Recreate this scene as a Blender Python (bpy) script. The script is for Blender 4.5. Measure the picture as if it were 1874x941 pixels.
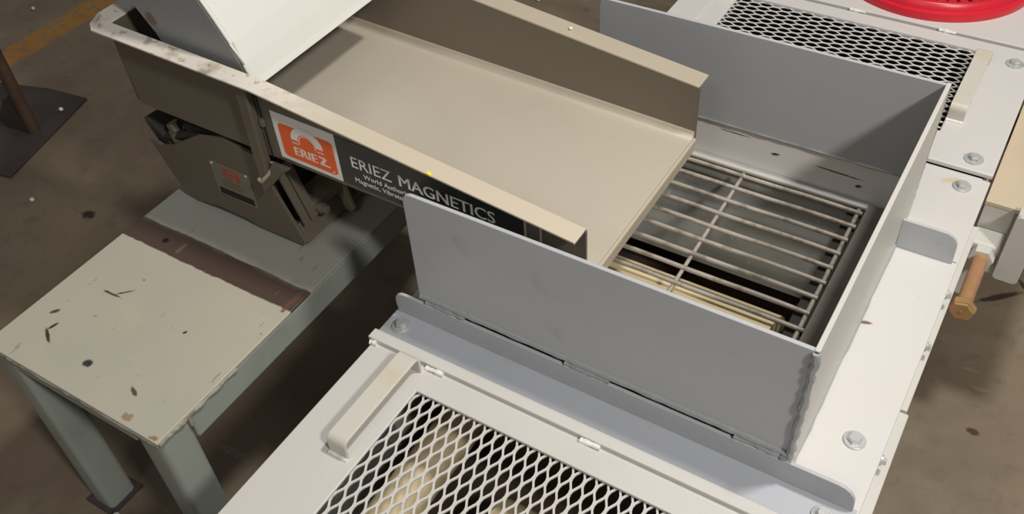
import bpy, bmesh, math, random
from math import sin, cos, pi, radians
from mathutils import Vector, Matrix, noise

for o in list(bpy.data.objects):
    bpy.data.objects.remove(o)
random.seed(4)
SC = bpy.context.scene
COL = SC.collection
K = 0.8            # design units -> metres
H = 1.98           # camera height over the floor in design units

def W(p):
    return Vector((p[0] * K, p[1] * K, (p[2] + H) * K))

# ------------------------------------------------------------------ camera
cd = bpy.data.cameras.new('camera')
cam = bpy.data.objects.new('camera', cd)
COL.objects.link(cam)
cd.sensor_fit = 'HORIZONTAL'
cd.sensor_width = 36.0
cd.lens = 1734.24 / 1874 * 36.0
cd.shift_y = 11.78 / 1874
cd.clip_start = 0.05
R0 = Vector((0.8515, 0.5216, -0.0539)).normalized()
R2 = Vector((-0.4014, 0.5822, -0.7071)).normalized()
R1 = R2.cross(R0).normalized()          # image-down axis
R0 = R1.cross(R2).normalized()
m = Matrix((R0, -R1, -R2)).transposed().to_4x4()
m.translation = Vector((0, 0, H * K))
cam.matrix_world = m
SC.camera = cam

# ------------------------------------------------------------------ world
wd = bpy.data.worlds.new('hall_light')
SC.world = wd
wd.use_nodes = True
bg = wd.node_tree.nodes['Background']
bg.inputs[0].default_value = (1.0, 0.96, 0.9, 1)
bg.inputs[1].default_value = 0.12

# ------------------------------------------------------------------ lamps
def area(name, loc, target, size, power, col):
    d = bpy.data.lights.new(name, 'AREA')
    d.shape = 'DISK'
    d.size = size
    d.energy = power
    d.color = col
    o = bpy.data.objects.new(name, d)
    COL.objects.link(o)
    o.location = W(loc)
    o.rotation_euler = (W(target) - W(loc)).to_track_quat('-Z', 'Y').to_euler()
    return o

area('high_bay_or_fill_lamp', (0.6, 1.6, 2.4), (-0.4, 1.1, -1.3), 0.30, 62, (1.0, 0.965, 0.91))
area('high_bay_or_fill_lamp', (2.35, -0.4, 2.2), (-0.3, 1.1, -1.3), 0.34, 80, (1.0, 0.965, 0.91))
area('high_bay_or_fill_lamp', (-0.4, -3.2, 3.2), (-0.6, 0.8, -1.3), 1.0, 16, (0.95, 0.97, 1.0))  # unseen fill added to lift the faces turned towards -Y

SC.view_settings.view_transform = 'Standard'
SC.view_settings.look = 'None'
SC.view_settings.gamma = 1.0
SC.view_settings.use_curve_mapping = False
SC.view_settings.exposure = 0.0

# ------------------------------------------------------------------ materials
def lin(c):
    return tuple(((v / 255) / 12.92 if v / 255 <= 0.04045 else ((v / 255 + 0.055) / 1.055) ** 2.4) for v in c)

class Mat:
    """small node helper; positions are world metres"""
    def __init__(s, name, col, rough=0.5, metal=0.0, spec=0.5):
        s.m = bpy.data.materials.new(name)
        s.m.use_nodes = True
        s.t = s.m.node_tree
        s.b = s.t.nodes['Principled BSDF']
        s.b.inputs['Roughness'].default_value = rough
        s.b.inputs['Metallic'].default_value = metal
        s.b.inputs['Specular IOR Level'].default_value = spec
        s.col = s.rgb(col)
        s.t.links.new(s.col, s.b.inputs['Base Color'])
        s._pos = None
    def rgb(s, c):
        n = s.t.nodes.new('ShaderNodeRGB')
        n.outputs[0].default_value = (*lin(c), 1)
        return n.outputs[0]
    @property
    def pos(s):
        if s._pos is None:
            s._pos = s.t.nodes.new('ShaderNodeNewGeometry').outputs['Position']
        return s._pos
    def math(s, op, a, b=0.0, c=0.0, clamp=False):
        n = s.t.nodes.new('ShaderNodeMath')
        n.operation = op
        n.use_clamp = clamp
        for i, v in enumerate((a, b, c)):
            if isinstance(v, (int, float)):
                n.inputs[i].default_value = v
            else:
                s.t.links.new(v, n.inputs[i])
        return n.outputs[0]
    def noise(s, scale, detail=4, rough=0.6, stretch=None):
        n = s.t.nodes.new('ShaderNodeTexNoise')
        n.inputs['Scale'].default_value = scale
        n.inputs['Detail'].default_value = detail
        n.inputs['Roughness'].default_value = rough
        src = s.pos
        if stretch:
            v = s.t.nodes.new('ShaderNodeVectorMath')
            v.operation = 'MULTIPLY'
            v.inputs[1].default_value = stretch
            s.t.links.new(src, v.inputs[0])
            src = v.outputs[0]
        s.t.links.new(src, n.inputs['Vector'])
        return n.outputs['Fac']
    def step(s, v, lo, hi):
        n = s.t.nodes.new('ShaderNodeMapRange')
        n.interpolation_type = 'SMOOTHSTEP'
        s.t.links.new(v, n.inputs[0])
        n.inputs[1].default_value = lo
        n.inputs[2].default_value = hi
        return n.outputs[0]
    def mix(s, fac, col):
        n = s.t.nodes.new('ShaderNodeMix')
        n.data_type = 'RGBA'
        if isinstance(fac, (int, float)):
            n.inputs[0].default_value = fac
        else:
            s.t.links.new(fac, n.inputs[0])
        s.t.links.new(s.col, n.inputs[6])
        s.t.links.new(s.rgb(col) if isinstance(col, tuple) else col, n.inputs[7])
        s.col = n.outputs[2]
        s.t.links.new(s.col, s.b.inputs['Base Color'])
        return s
    def blotch(s, scale, lo, hi, col, amt=1.0, stretch=None, detail=4):
        return s.mix(s.math('MULTIPLY', s.step(s.noise(scale, detail, 0.6, stretch), lo, hi), amt), col)
    def sep(s):
        n = s.t.nodes.new('ShaderNodeSeparateXYZ')
        s.t.links.new(s.pos, n.inputs[0])
        return n.outputs
    def spot(s, p, rx, ry, col, ang=0.0, soft=0.4, axes='xy', wob=0.5, nscale=90):
        """a stain fixed on the surface at world point p"""
        o = s.sep()
        a = {'x': 0, 'y': 1, 'z': 2}
        dx = s.math('SUBTRACT', o[a[axes[0]]], p[0])
        dy = s.math('SUBTRACT', o[a[axes[1]]], p[1])
        c, sn = cos(ang), sin(ang)
        u = s.math('ADD', s.math('MULTIPLY', dx, c / rx), s.math('MULTIPLY', dy, sn / rx))
        v = s.math('ADD', s.math('MULTIPLY', dx, -sn / ry), s.math('MULTIPLY', dy, c / ry))
        d = s.math('SQRT', s.math('ADD', s.math('MULTIPLY', u, u), s.math('MULTIPLY', v, v)))
        d = s.math('ADD', d, s.math('MULTIPLY', s.math('SUBTRACT', s.noise(nscale, 3), 0.5), wob * 2))
        f = s.math('SUBTRACT', 1.0, s.step(d, 1 - soft, 1 + soft * 0.3))
        return s.mix(f, col)
    def rough(s, scale, lo, hi, stretch=None):
        n = s.noise(scale, 3, 0.6, stretch)
        r = s.math('MULTIPLY_ADD', n, hi - lo, lo)
        s.t.links.new(r, s.b.inputs['Roughness'])
        return s
    def bump(s, scale, dist, strength=0.4, stretch=None, detail=4):
        b = s.t.nodes.new('ShaderNodeBump')
        b.inputs['Strength'].default_value = strength
        b.inputs['Distance'].default_value = dist
        s.t.links.new(s.noise(scale, detail, 0.6, stretch), b.inputs['Height'])
        s.t.links.new(b.outputs[0], s.b.inputs['Normal'])
        return s

def UP(x, y):            # design units -> metres in plan
    return (x * K, y * K)

# concrete floor with a worn yellow line and stains of its own
F = Mat('concrete', (136, 122, 102), 0.55)
F.blotch(1.3, 0.35, 0.7, (96, 84, 70), 0.7)
F.blotch(5, 0.45, 0.75, (146, 134, 118), 0.45)
F.blotch(22, 0.5, 0.8, (92, 78, 64), 0.5)
F.blotch(0.6, 0.45, 0.65, (98, 82, 66), 0.5)
o_ = F.sep()
lx = F.math('ABSOLUTE', F.math('ADD', o_[0], 3.495 * K))
edge = F.math('ADD', lx, F.math('MULTIPLY', F.math('SUBTRACT', F.noise(25, 3), 0.5), 0.03))
ln = F.math('SUBTRACT', 1.0, F.step(edge, 0.045, 0.062))
wear = F.step(F.noise(38, 5, 0.7), 0.36, 0.5)
F.mix(F.math('MULTIPLY', ln, F.math('MULTIPLY', wear, 0.75)), (178, 124, 42))
F.spot(UP(-2.447, 1.167), 0.022, 0.016, (52, 44, 36))
F.spot(UP(0.167, 1.672), 0.014, 0.009, (70, 50, 38))
F.spot(UP(0.125, 2.158), 0.06, 0.009, (62, 52, 42), 0.75, wob=0.4)
F.spot(UP(0.19, 2.215), 0.05, 0.007, (62, 52, 42), 2.3, wob=0.4)
F.spot(UP(-1.0, 1.35), 0.09, 0.05, (62, 44, 34), 0.5)
F.blotch(140, 0.66, 0.74, (164, 152, 134), 0.4)
F.blotch(30, 0.64, 0.7, (160, 150, 134), 0.3, stretch=(0.2, 1, 1))
F.rough(6, 0.42, 0.7).bump(60, 0.002, 0.35)
M_floor = F.m

P_ = Mat('white_paint', (202, 199, 196), 0.38)
P_.blotch(5, 0.52, 0.8, (204, 197, 184), 0.45)
P_.blotch(170, 0.76, 0.8, (120, 112, 100), 0.8, detail=2)
P_.bump(45, 0.001, 0.12).rough(8, 0.32, 0.5)
P_.spot(UP(-0.107, 1.255), 0.012, 0.0035, (120, 100, 80), 0.3)
P_.spot(UP(-0.07, 1.72), 0.02, 0.008, (200, 186, 160), 0.5)
M_white = P_.m

C_ = Mat('cream_paint', (196, 193, 188), 0.42)
C_.blotch(4, 0.5, 0.78, (189, 184, 172), 0.5)
C_.blotch(150, 0.77, 0.81, (120, 112, 100), 0.7, detail=2)
C_.bump(50, 0.001, 0.15)
M_cover = C_.m

Hd = Mat('scuffed_cream_paint', (198, 193, 182), 0.4)
Hd.blotch(9, 0.5, 0.7, (196, 176, 140), 0.55).bump(60, 0.001, 0.2)
M_handle = Hd.m

G_ = Mat('grey_paint', (178, 180, 183), 0.42)
G_.blotch(3, 0.45, 0.8, (168, 170, 174), 0.6)
G_.blotch(9, 0.62, 0.75, (130, 134, 138), 0.3)
G_.bump(40, 0.001, 0.12)
M_grey = G_.m

G2 = Mat('pale_grey_paint', (172, 175, 181), 0.42)
G2.blotch(4, 0.5, 0.8, (158, 162, 169), 0.5).bump(45, 0.001, 0.15)
M_pale = G2.m

L_ = Mat('chipped_white_paint', (228, 226, 224), 0.42)
L_.blotch(6, 0.5, 0.8, (206, 205, 205), 0.6)
L_.spot((-0.402 * K, (H - 1.263) * K), 0.008, 0.0028, (62, 62, 60), 0.2, axes='xz', nscale=160)
L_.spot((-0.27 * K, (H - 1.262) * K), 0.045, 0.0016, (66, 64, 60), -0.02, axes='xz', wob=0.35, nscale=120)
L_.spot((-0.225 * K, (H - 1.28) * K), 0.006, 0.003, (66, 64, 60), 0.3, axes='xz', nscale=120)
L_.spot((-0.49 * K, (H - 1.24) * K), 0.03, 0.0012, (90, 88, 84), 0.0, axes='xz', wob=0.7, nscale=140)
M_chip = L_.m

def steel(name, col, r0, r1, metal):
    s = Mat(name, col, 0.4, metal)
    s.blotch(2.2, 0.4, 0.75, tuple(int(v * 0.93) for v in col), 0.6)
    s.rough(30, r0, r1, (1, 22, 22)).bump(60, 0.0006, 0.1, (1, 25, 25))
    return s.m

M_steel = steel('stainless_pan', (226, 216, 198), 0.38, 0.52, 0.55)
M_flange = steel('stainless_edge', (198, 186, 166), 0.4, 0.5, 0.3)
fw = Mat('dusty_flange', (226, 219, 208), 0.48, 0.15)
fx = fw.sep()[0]
fw.mix(fw.step(fw.math('ADD', fx, fw.math('MULTIPLY', fw.noise(12, 4), 0.12)), -0.93, -0.72), (204, 192, 172))
near = fw.math('SUBTRACT', 1.0, fw.step(fx, -0.98, -0.80))
fw.mix(fw.math('MULTIPLY', fw.math('MULTIPLY', fw.step(fw.noise(16), 0.5, 0.64), near), 0.6), (166, 150, 124))
fw.mix(fw.math('MULTIPLY', fw.math('MULTIPLY', fw.step(fw.noise(55), 0.57, 0.66), near), 0.55), (122, 104, 82))
M_flange_dusty = fw.m

B_ = Mat('taupe_paint', (104, 95, 82), 0.45, 0.1)
B_.blotch(4, 0.45, 0.75, (98, 90, 78), 0.6).bump(50, 0.001, 0.15)
M_taupe = B_.m
B2 = Mat('shaded_side_steel', (112, 104, 92), 0.42, 0.2)  # darker copy of the pan steel, shade of the sides in its colour
B2.blotch(4, 0.45, 0.75, (98, 90, 80), 0.5)
M_side = B2.m
M_dark = Mat('dark_interior', (40, 36, 32), 0.7).m
M_black = Mat('black_rubber_and_shade', (22, 20, 20), 0.6).m  # rubber feet and print, also the shade put behind the hopper gap
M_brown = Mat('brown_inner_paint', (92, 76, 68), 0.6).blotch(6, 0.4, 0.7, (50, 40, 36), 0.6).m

T_ = Mat('worn_grey_green_paint', (178, 173, 157), 0.4)
T_.blotch(3, 0.4, 0.75, (162, 161, 148), 0.6)
T_.blotch(9, 0.55, 0.75, (184, 178, 154), 0.5)
T_.blotch(60, 0.7, 0.76, (96, 88, 74), 0.7)
T_.blotch(70, 0.68, 0.74, (120, 104, 84), 0.6, stretch=(0.35, 1, 1))
o_ = T_.sep()
yb = T_.math('ADD', T_.math('ABSOLUTE', T_.math('SUBTRACT', o_[1], 0.846 * K)),
             T_.math('MULTIPLY', T_.math('SUBTRACT', T_.noise(16, 4), 0.5), 0.012))
band = T_.math('SUBTRACT', 1.0, T_.step(yb, 0.024, 0.027))
T_.mix(band, (80, 65, 58))
past = T_.step(T_.math('ADD', o_[1], T_.math('MULTIPLY', T_.noise(10, 4), 0.03)), 0.868 * K + 0.012, 0.90 * K + 0.012)
T_.mix(T_.math('MULTIPLY', past, 0.8), (136, 138, 132))
dk = (62, 60, 52)
T_.spot(UP(-1.5008, 0.528), 0.020, 0.0035, dk, -0.55)
T_.spot(UP(-1.512, 0.552), 0.010, 0.003, dk, 1.3)
T_.spot(UP(-1.3718, 0.519), 0.009, 0.0075, (54, 56, 54), 0.2)
T_.spot(UP(-1.2378, 0.5154), 0.013, 0.004, (84, 78, 68), -0.4)
T_.spot(UP(-1.5423, 0.5796), 0.010, 0.004, (90, 70, 52), 0.9)
T_.spot(UP(-1.478, 0.672), 0.024, 0.0025, (84, 72, 56), 0.05, wob=0.9)
T_.spot(UP(-1.452, 0.69), 0.016, 0.002, (92, 78, 60), 0.8, wob=0.9)
T_.spot(UP(-1.26, 0.67), 0.005, 0.003, dk, 1.0)
T_.spot(UP(-1.2038, 0.468), 0.008, 0.008, (148, 128, 100), 0.3, wob=1.3)
T_.spot(UP(-1.125, 0.46), 0.008, 0.004, (140, 116, 90), 0.3, wob=1.3)
T_.spot(UP(-1.125, 0.84), 0.008, 0.03, (98, 74, 62), 0.0, wob=0.9)
T_.blotch(55, 0.66, 0.7, (120, 108, 88), 0.55, stretch=(1, 0.25, 1))
T_.bump(30, 0.0012, 0.2)
M_table = T_.m
T2 = Mat('grey_green_frame_paint', (150, 156, 148), 0.42)
T2.blotch(5, 0.45, 0.75, (128, 134, 130), 0.6).blotch(50, 0.68, 0.75, (84, 76, 66), 0.5).bump(35, 0.001, 0.2)
M_frame = T2.m
M_weldp = Mat('painted_weld', (150, 146, 132), 0.45).blotch(40, 0.5, 0.62, (96, 78, 60), 0.6).bump(120, 0.002, 0.6).m
M_weldg = Mat('grey_painted_weld', (152, 154, 156), 0.42).bump(140, 0.002, 0.6).m
M_weldw = Mat('white_painted_weld', (226, 224, 218), 0.35).bump(140, 0.002, 0.6).m
M_zinc = Mat('zinc_plated_steel', (196, 197, 196), 0.32, 0.35).blotch(60, 0.5, 0.7, (150, 150, 150), 0.5).m
M_gold = Mat('yellow_zinc_steel', (200, 150, 118), 0.38, 0.5).blotch(14, 0.42, 0.66, (176, 150, 84), 0.7).blotch(30, 0.55, 0.7, (190, 118, 100), 0.4).m
M_bar = Mat('galvanised_bar', (176, 168, 158), 0.45, 0.25).blotch(40, 0.5, 0.66, (120, 108, 96), 0.6).blotch(18, 0.62, 0.7, (150, 116, 80), 0.5).bump(90, 0.001, 0.5).m
M_red = Mat('red_plastic', (206, 34, 52), 0.32).blotch(10, 0.5, 0.75, (184, 28, 44), 0.5).m
M_pipe = Mat('rusty_pipe', (72, 54, 42), 0.6).blotch(20, 0.4, 0.7, (62, 42, 32), 0.7).blotch(60, 0.6, 0.7, (98, 72, 54), 0.5).bump(80, 0.001, 0.5).m
M_base = Mat('dark_steel_plate', (72, 64, 62), 0.55, 0.2).blotch(6, 0.4, 0.7, (52, 46, 46), 0.6).m
M_pellet = Mat('white_plastic', (228, 220, 206), 0.5).m
M_tan = Mat('tan_sheet', (194, 178, 154), 0.6).blotch(5, 0.45, 0.8, (184, 166, 140), 0.5).blotch(120, 0.74, 0.78, (110, 90, 70), 0.6).m
M_lightgrey = Mat('light_grey_paint', (196, 194, 187), 0.45).blotch(5, 0.5, 0.8, (188, 186, 178), 0.5).m
M_ledge = Mat('ledge_shade_brown', (134, 124, 118), 0.55).blotch(8, 0.45, 0.7, (108, 96, 90), 0.6).m  # brown-grey, darkened to hold the shade of the hopper end wall
M_slab = Mat('scuffed_grey_plate', (150, 152, 148), 0.4, 0.3).blotch(7, 0.45, 0.7, (92, 94, 92), 0.6).blotch(70, 0.68, 0.72, (220, 220, 220), 0.6).m
M_drum = Mat('cream_drum', (226, 208, 168), 0.5).blotch(5, 0.4, 0.8, (212, 190, 146), 0.5).m
M_labelw = Mat('silver_label', (248, 246, 242), 0.35, 0.1).m
M_orange = Mat('orange_print', (255, 104, 40), 0.4).m
M_black_l = Mat('glossy_black_label', (16, 17, 20), 0.16).m
M_silver = Mat('silver_lettering', (250, 249, 247), 0.35, 0.0).m
M_plate = Mat('nameplate_metal', (138, 130, 116), 0.35, 0.4).m
M_redp = Mat('dull_red_print', (170, 70, 52), 0.45).m
M_inkg = Mat('grey_print', (84, 76, 66), 0.5).m
M_cpaint = Mat('thick_white_paint', (214, 214, 208), 0.36).blotch(3, 0.5, 0.8, (204, 202, 194), 0.4).blotch(150, 0.77, 0.81, (110, 100, 90), 0.8, detail=2).bump(14, 0.004, 0.25).m
cs = Mat('grey_chute_paint', (136, 138, 138), 0.45)
cs.blotch(5, 0.45, 0.75, (120, 122, 122), 0.5).bump(22, 0.002, 0.3)
cs.spot((-1.475 * K, (H - 0.915) * K), 0.012, 0.014, (112, 94, 76), 0.3, axes='xz')
M_cside = cs.m

# ------------------------------------------------------------------ object helpers
def tag(o, label=None, cat=None, group=None, kind=None):
    if label: o['label'] = label
    if cat: o['category'] = cat
    if group: o['group'] = group
    if kind: o['kind'] = kind
    return o

def thing(name, loc, label, cat, group=None, kind=None):
    o = bpy.data.objects.new(name, None)
    o.empty_display_size = 0.05
    COL.objects.link(o)
    o.location = W(loc)
    return tag(o, label, cat, group, kind)

def root_off(parent):
    off = Vector((0, 0, 0))
    while parent is not None:
        off += parent.location
        parent = parent.parent
    return off

def obj(name, bm, mat, parent=None, bevel=0.0, smooth=False, seg=2, at=None):
    """bm holds design-unit coordinates"""
    me = bpy.data.meshes.new(name)
    base = W(at) if at else (Vector((0, 0, 0)) if parent is None else None)
    if parent is not None:
        base = root_off(parent)
    for v in bm.verts:
        v.co = W(v.co) - base
    bmesh.ops.recalc_face_normals(bm, faces=bm.faces)
    bm.to_mesh(me)
    bm.free()
    me.materials.append(mat)
    if smooth:
        for p in me.polygons:
            p.use_smooth = True
    o = bpy.data.objects.new(name, me)
    COL.objects.link(o)
    if parent is not None:
        o.parent = parent
    elif at:
        o.location = base
    if bevel:
        b = o.modifiers.new('bevel', 'BEVEL')
        b.width = bevel * K
        b.segments = seg
        b.limit_method = 'ANGLE'
        b.angle_limit = radians(40)
    if smooth:
        e = o.modifiers.new('edges', 'EDGE_SPLIT')
        e.split_angle = radians(38)
    return o

def NB():
    return bmesh.new()

def box(bm, x0, x1, y0, y1, z0, z1):
    v = [bm.verts.new(p) for p in ((x0, y0, z0), (x1, y0, z0), (x1, y1, z0), (x0, y1, z0),
                                   (x0, y0, z1), (x1, y0, z1), (x1, y1, z1), (x0, y1, z1))]
    for f in ((0, 3, 2, 1), (4, 5, 6, 7), (0, 1, 5, 4), (1, 2, 6, 5), (2, 3, 7, 6), (3, 0, 4, 7)):
        bm.faces.new([v[i] for i in f])
    return bm

def prism(bm, pts, vec):
    vec = Vector(vec)
    a = [bm.verts.new(p) for p in pts]
    b = [bm.verts.new(Vector(p) + vec) for p in pts]
    bm.faces.new(a)
    bm.faces.new(b[::-1])
    n = len(a)
    for i in range(n):
        bm.faces.new((a[i], b[i], b[(i + 1) % n], a[(i + 1) % n]))
    return bm

def XZ(y, pts):
    return [(x, y, z) for x, z in pts]

def tube(bm, pts, r, n=10, wob=0.0, cap=True):
    pts = [Vector(p) for p in pts]
    rings = []
    for i, p in enumerate(pts):
        t = (pts[min(i + 1, len(pts) - 1)] - pts[max(i - 1, 0)]).normalized()
        up = Vector((0, 0, 1)) if abs(t.z) < 0.9 else Vector((0, 1, 0))
        a = t.cross(up).normalized()
        b = t.cross(a)
        rr = r[i] if isinstance(r, (list, tuple)) else r
        rr *= 1 + (random.uniform(-wob, wob) if wob else 0)
        rings.append([bm.verts.new(p + a * cos(2 * pi * k / n) * rr + b * sin(2 * pi * k / n) * rr) for k in range(n)])
    for A, B in zip(rings, rings[1:]):
        for k in range(n):
            bm.faces.new((A[k], A[(k + 1) % n], B[(k + 1) % n], B[k]))
    if cap:
        bm.faces.new(rings[0])
        bm.faces.new(rings[-1][::-1])
    return bm

def seg(a, b, n):
    a, b = Vector(a), Vector(b)
    return [a.lerp(b, i / n) for i in range(n + 1)]

def cyl(bm, p0, p1, r, n=16, r2=None, ang=0.0):
    p0, p1 = Vector(p0), Vector(p1)
    t = (p1 - p0).normalized()
    up = Vector((0, 0, 1)) if abs(t.z) < 0.9 else Vector((0, 1, 0))
    a = t.cross(up).normalized()
    b = t.cross(a)
    r2 = r if r2 is None else r2
    A = [bm.verts.new(p0 + (a * cos(ang + 2 * pi * k / n) + b * sin(ang + 2 * pi * k / n)) * r) for k in range(n)]
    B = [bm.verts.new(p1 + (a * cos(ang + 2 * pi * k / n) + b * sin(ang + 2 * pi * k / n)) * r2) for k in range(n)]
    for k in range(n):
        bm.faces.new((A[k], A[(k + 1) % n], B[(k + 1) % n], B[k]))
    bm.faces.new(A)
    bm.faces.new(B[::-1])
    return bm

def ringplate(bm, X0, X1, Y0, Y1, x0, x1, y0, y1, z0, z1):
    """plate with a rectangular hole"""
    o = [(X0, Y0), (X1, Y0), (X1, Y1), (X0, Y1)]
    i = [(x0, y0), (x1, y0), (x1, y1), (x0, y1)]
    V = {}
    for nm, q in (('o', o), ('i', i)):
        for k, (x, y) in enumerate(q):
            for zz, z in (('a', z0), ('b', z1)):
                V[nm, k, zz] = bm.verts.new((x, y, z))
    for k in range(4):
        j = (k + 1) % 4
        for zz in 'ab':
            bm.faces.new((V['o', k, zz], V['o', j, zz], V['i', j, zz], V['i', k, zz]))
        for nm in 'oi':
            bm.faces.new((V[nm, k, 'a'], V[nm, j, 'a'], V[nm, j, 'b'], V[nm, k, 'b']))
    return bm

def lathe(bm, prof, c, n=48):
    rings = []
    for r, z in prof:
        if r < 1e-5:
            rings.append([bm.verts.new((c[0], c[1], c[2] + z))])
        else:
            rings.append([bm.verts.new((c[0] + r * cos(2 * pi * k / n), c[1] + r * sin(2 * pi * k / n), c[2] + z)) for k in range(n)])
    for A, B in zip(rings, rings[1:]):
        for k in range(n):
            j = (k + 1) % n
            if len(A) == 1 and len(B) == 1:
                continue
            if len(A) == 1:
                bm.faces.new((A[0], B[k], B[j]))
            elif len(B) == 1:
                bm.faces.new((A[k], B[0], A[j]))
            else:
                bm.faces.new((A[k], B[k], B[j], A[j]))
    return bm

def roundrect(x0, x1, z0, z1, r, n=5):
    out = []
    for cx, cz, a0 in ((x1 - r, z1 - r, 0), (x0 + r, z1 - r, 90), (x0 + r, z0 + r, 180), (x1 - r, z0 + r, 270)):
        for k in range(n + 1):
            a = radians(a0 + 90 * k / n)
            out.append((cx + r * cos(a), cz + r * sin(a)))
    return out

def text(name, s, size, p, mat, parent, pitch=0.0, bold=0.0, sx=1.0, shear=0.0, label=None, depth=0.0003, twin=0.0):
    """lettering on a face that looks towards -Y; p = left end of the baseline"""
    cu = bpy.data.curves.new(name, 'FONT')
    cu.body = s
    cu.size = 1.0
    cu.offset = bold
    cu.shear = shear
    cu.extrude = 0.0
    cu.resolution_u = 3
    t = bpy.data.objects.new(name, cu)
    COL.objects.link(t)
    dg = bpy.context.evaluated_depsgraph_get()
    me = bpy.data.meshes.new_from_object(t.evaluated_get(dg))
    bpy.data.objects.remove(t)
    bm = bmesh.new()
    bm.from_mesh(me)
    bpy.data.meshes.remove(me)
    ext = bmesh.ops.extrude_face_region(bm, geom=bm.faces[:])
    for v in [g for g in ext['geom'] if isinstance(g, bmesh.types.BMVert)]:
        v.co.z += depth / size
    if twin:
        old = bm.verts[:]
        d2 = bmesh.ops.duplicate(bm, geom=bm.verts[:] + bm.edges[:] + bm.faces[:])
        for v in [g for g in d2['geom'] if isinstance(g, bmesh.types.BMVert)]:
            v.co.x += twin
            v.co.z += 0.0001
    c, sn = cos(pitch), sin(pitch)
    for v in bm.verts:
        u, w, d = v.co.x * size * sx, v.co.y * size, v.co.z * size
        v.co = Vector((p[0] + u * c - w * sn * 0, p[1] - d, p[2] + w + u * sn))
    o = obj(name, bm, mat, parent)
    if label: o['label'] = label
    return o

def hexbolt(parent, x, y, z, r=0.012, rot=0.3, washer=0.018, h=0.011, name='bolt', mat=None, ragged=False):
    bm = NB()
    if washer:
        if ragged:
            lathe(bm, [(washer, 0), (washer * 0.96, 0.003), (r * 0.8, 0.004), (0, 0.004)], (x, y, z), 9)
        else:
            lathe(bm, [(washer, 0), (washer, 0.003), (washer * 0.95, 0.0036), (0, 0.0036)], (x, y, z), 28)
    cyl(bm, (x, y, z + 0.0034), (x, y, z + h * 0.8), r, 6, ang=rot)
    cyl(bm, (x, y, z + h * 0.8), (x, y, z + h), r * 0.98, 6, r * 0.82, ang=rot)
    return obj(name, bm, mat or M_zinc, parent)

# ------------------------------------------------------------------ floor
bm = NB()
box(bm, -7.5, 4.5, -3, 8, -H - 0.05, -H)
tag(obj('floor', bm, M_floor), kind='structure')

# ------------------------------------------------------------------ separator housing
sep = thing('separator_housing', (-0.43, 1.2, -H), 'long white steel machine housing carrying the grey hopper and both mesh covers', 'machine')
DZ = -1.312
bm = NB()
ringplate(bm, -0.868, 0.0, 0.780, 1.752, -0.80, -0.195, 0.92, 1.556, DZ - 0.010, DZ)
obj('deck_plate', bm, M_white, sep, 0.003)
bm = NB(); box(bm, -0.862, -0.852, -0.10, 3.3, -1.80, DZ - 0.0105)
obj('side_panel', bm, M_white, sep, 0.001)
bm = NB(); box(bm, -0.016, -0.006, -0.10, 3.3, -1.80, DZ - 0.0105)
obj('side_panel', bm, M_white, sep, 0.001)
bm = NB(); box(bm, -0.8515, -0.0165, -0.10, -0.09, -1.80, DZ - 0.0105)
obj('end_panel', bm, M_white, sep)
bm = NB(); box(bm, -0.8515, -0.0165, 3.29, 3.30, -1.80, DZ - 0.0105)
obj('end_panel', bm, M_white, sep)
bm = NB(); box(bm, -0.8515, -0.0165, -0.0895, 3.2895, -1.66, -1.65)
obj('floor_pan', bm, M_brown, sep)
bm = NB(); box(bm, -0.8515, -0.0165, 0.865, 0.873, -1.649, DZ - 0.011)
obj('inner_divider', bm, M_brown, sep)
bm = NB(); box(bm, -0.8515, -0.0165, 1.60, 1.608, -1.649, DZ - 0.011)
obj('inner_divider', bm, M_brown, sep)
for lx, ly in ((-0.85, -0.08), (-0.09, -0.08), (-0.85, 3.22), (-0.09, 3.22)):
    bm = NB(); box(bm, lx, lx + 0.07, ly, ly + 0.07, -H, -1.80)
    obj('leg', bm, M_white, sep, 0.004)
# ledges along the right side seen below the deck edge
bm = NB(); prism(bm, [(-0.005, 0.35, -1.43), (0.024, 0.35, -1.43), (0.016, 1.19, -1.43), (-0.005, 1.19, -1.43)], (0, 0, -0.03))
obj('side_ledge', bm, M_lightgrey, sep, 0.002)
bm = NB(); box(bm, -0.005, 0.011, 1.192, 1.74, -1.455, -1.425)
obj('side_ledge', bm, M_lightgrey, sep, 0.002)
for y, zz in ((1.05, -1.40), (1.33, -1.395), (1.475, -1.39)):
    bm = NB(); cyl(bm, (-0.006, y, zz), (0.003, y, zz), 0.010, 16); cyl(bm, (0.003, y, zz), (0.0095, y, zz), 0.007, 6)
    obj('bolt', bm, M_zinc, sep)
for x, y, rr in ((-0.0465, 0.9990, 0.4), (-0.0474, 1.709, 0.1)):
    hexbolt(sep, x, y, DZ, rot=rr)

# front angle iron
bm = NB()
prism(bm, XZ(0.868, [(-0.862, DZ + 0.006), (-0.866, -1.29)] +
      [(-0.846 - 0.020 * cos(a), -1.2755 + 0.020 * sin(a)) for a in [radians(k) for k in (0, 22, 45, 68, 90)]] +
      [(-0.040 + 0.028 * sin(a), -1.2835 + 0.028 * cos(a)) for a in [radians(k) for k in (0, 20, 40, 60, 80)]] +
      [(-0.010, DZ + 0.006)]), (0, 0.0065, 0))
ang = thing('angle_iron', (-0.43, 0.84, DZ), 'pale grey angle iron bolted along the hopper near side, upright lip with rounded ends', 'angle iron')
obj('upright_lip', bm, M_grey, ang, 0.0012)
bm = NB(); box(bm, -0.868, -0.004, 0.807, 0.8745, DZ + 0.0001, DZ + 0.006)
obj('foot', bm, M_pale, ang, 0.0012)
hexbolt(ang, -0.836, 0.838, DZ + 0.006, r=0.0105, washer=0.017, rot=0.2, h=0.013)
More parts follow.
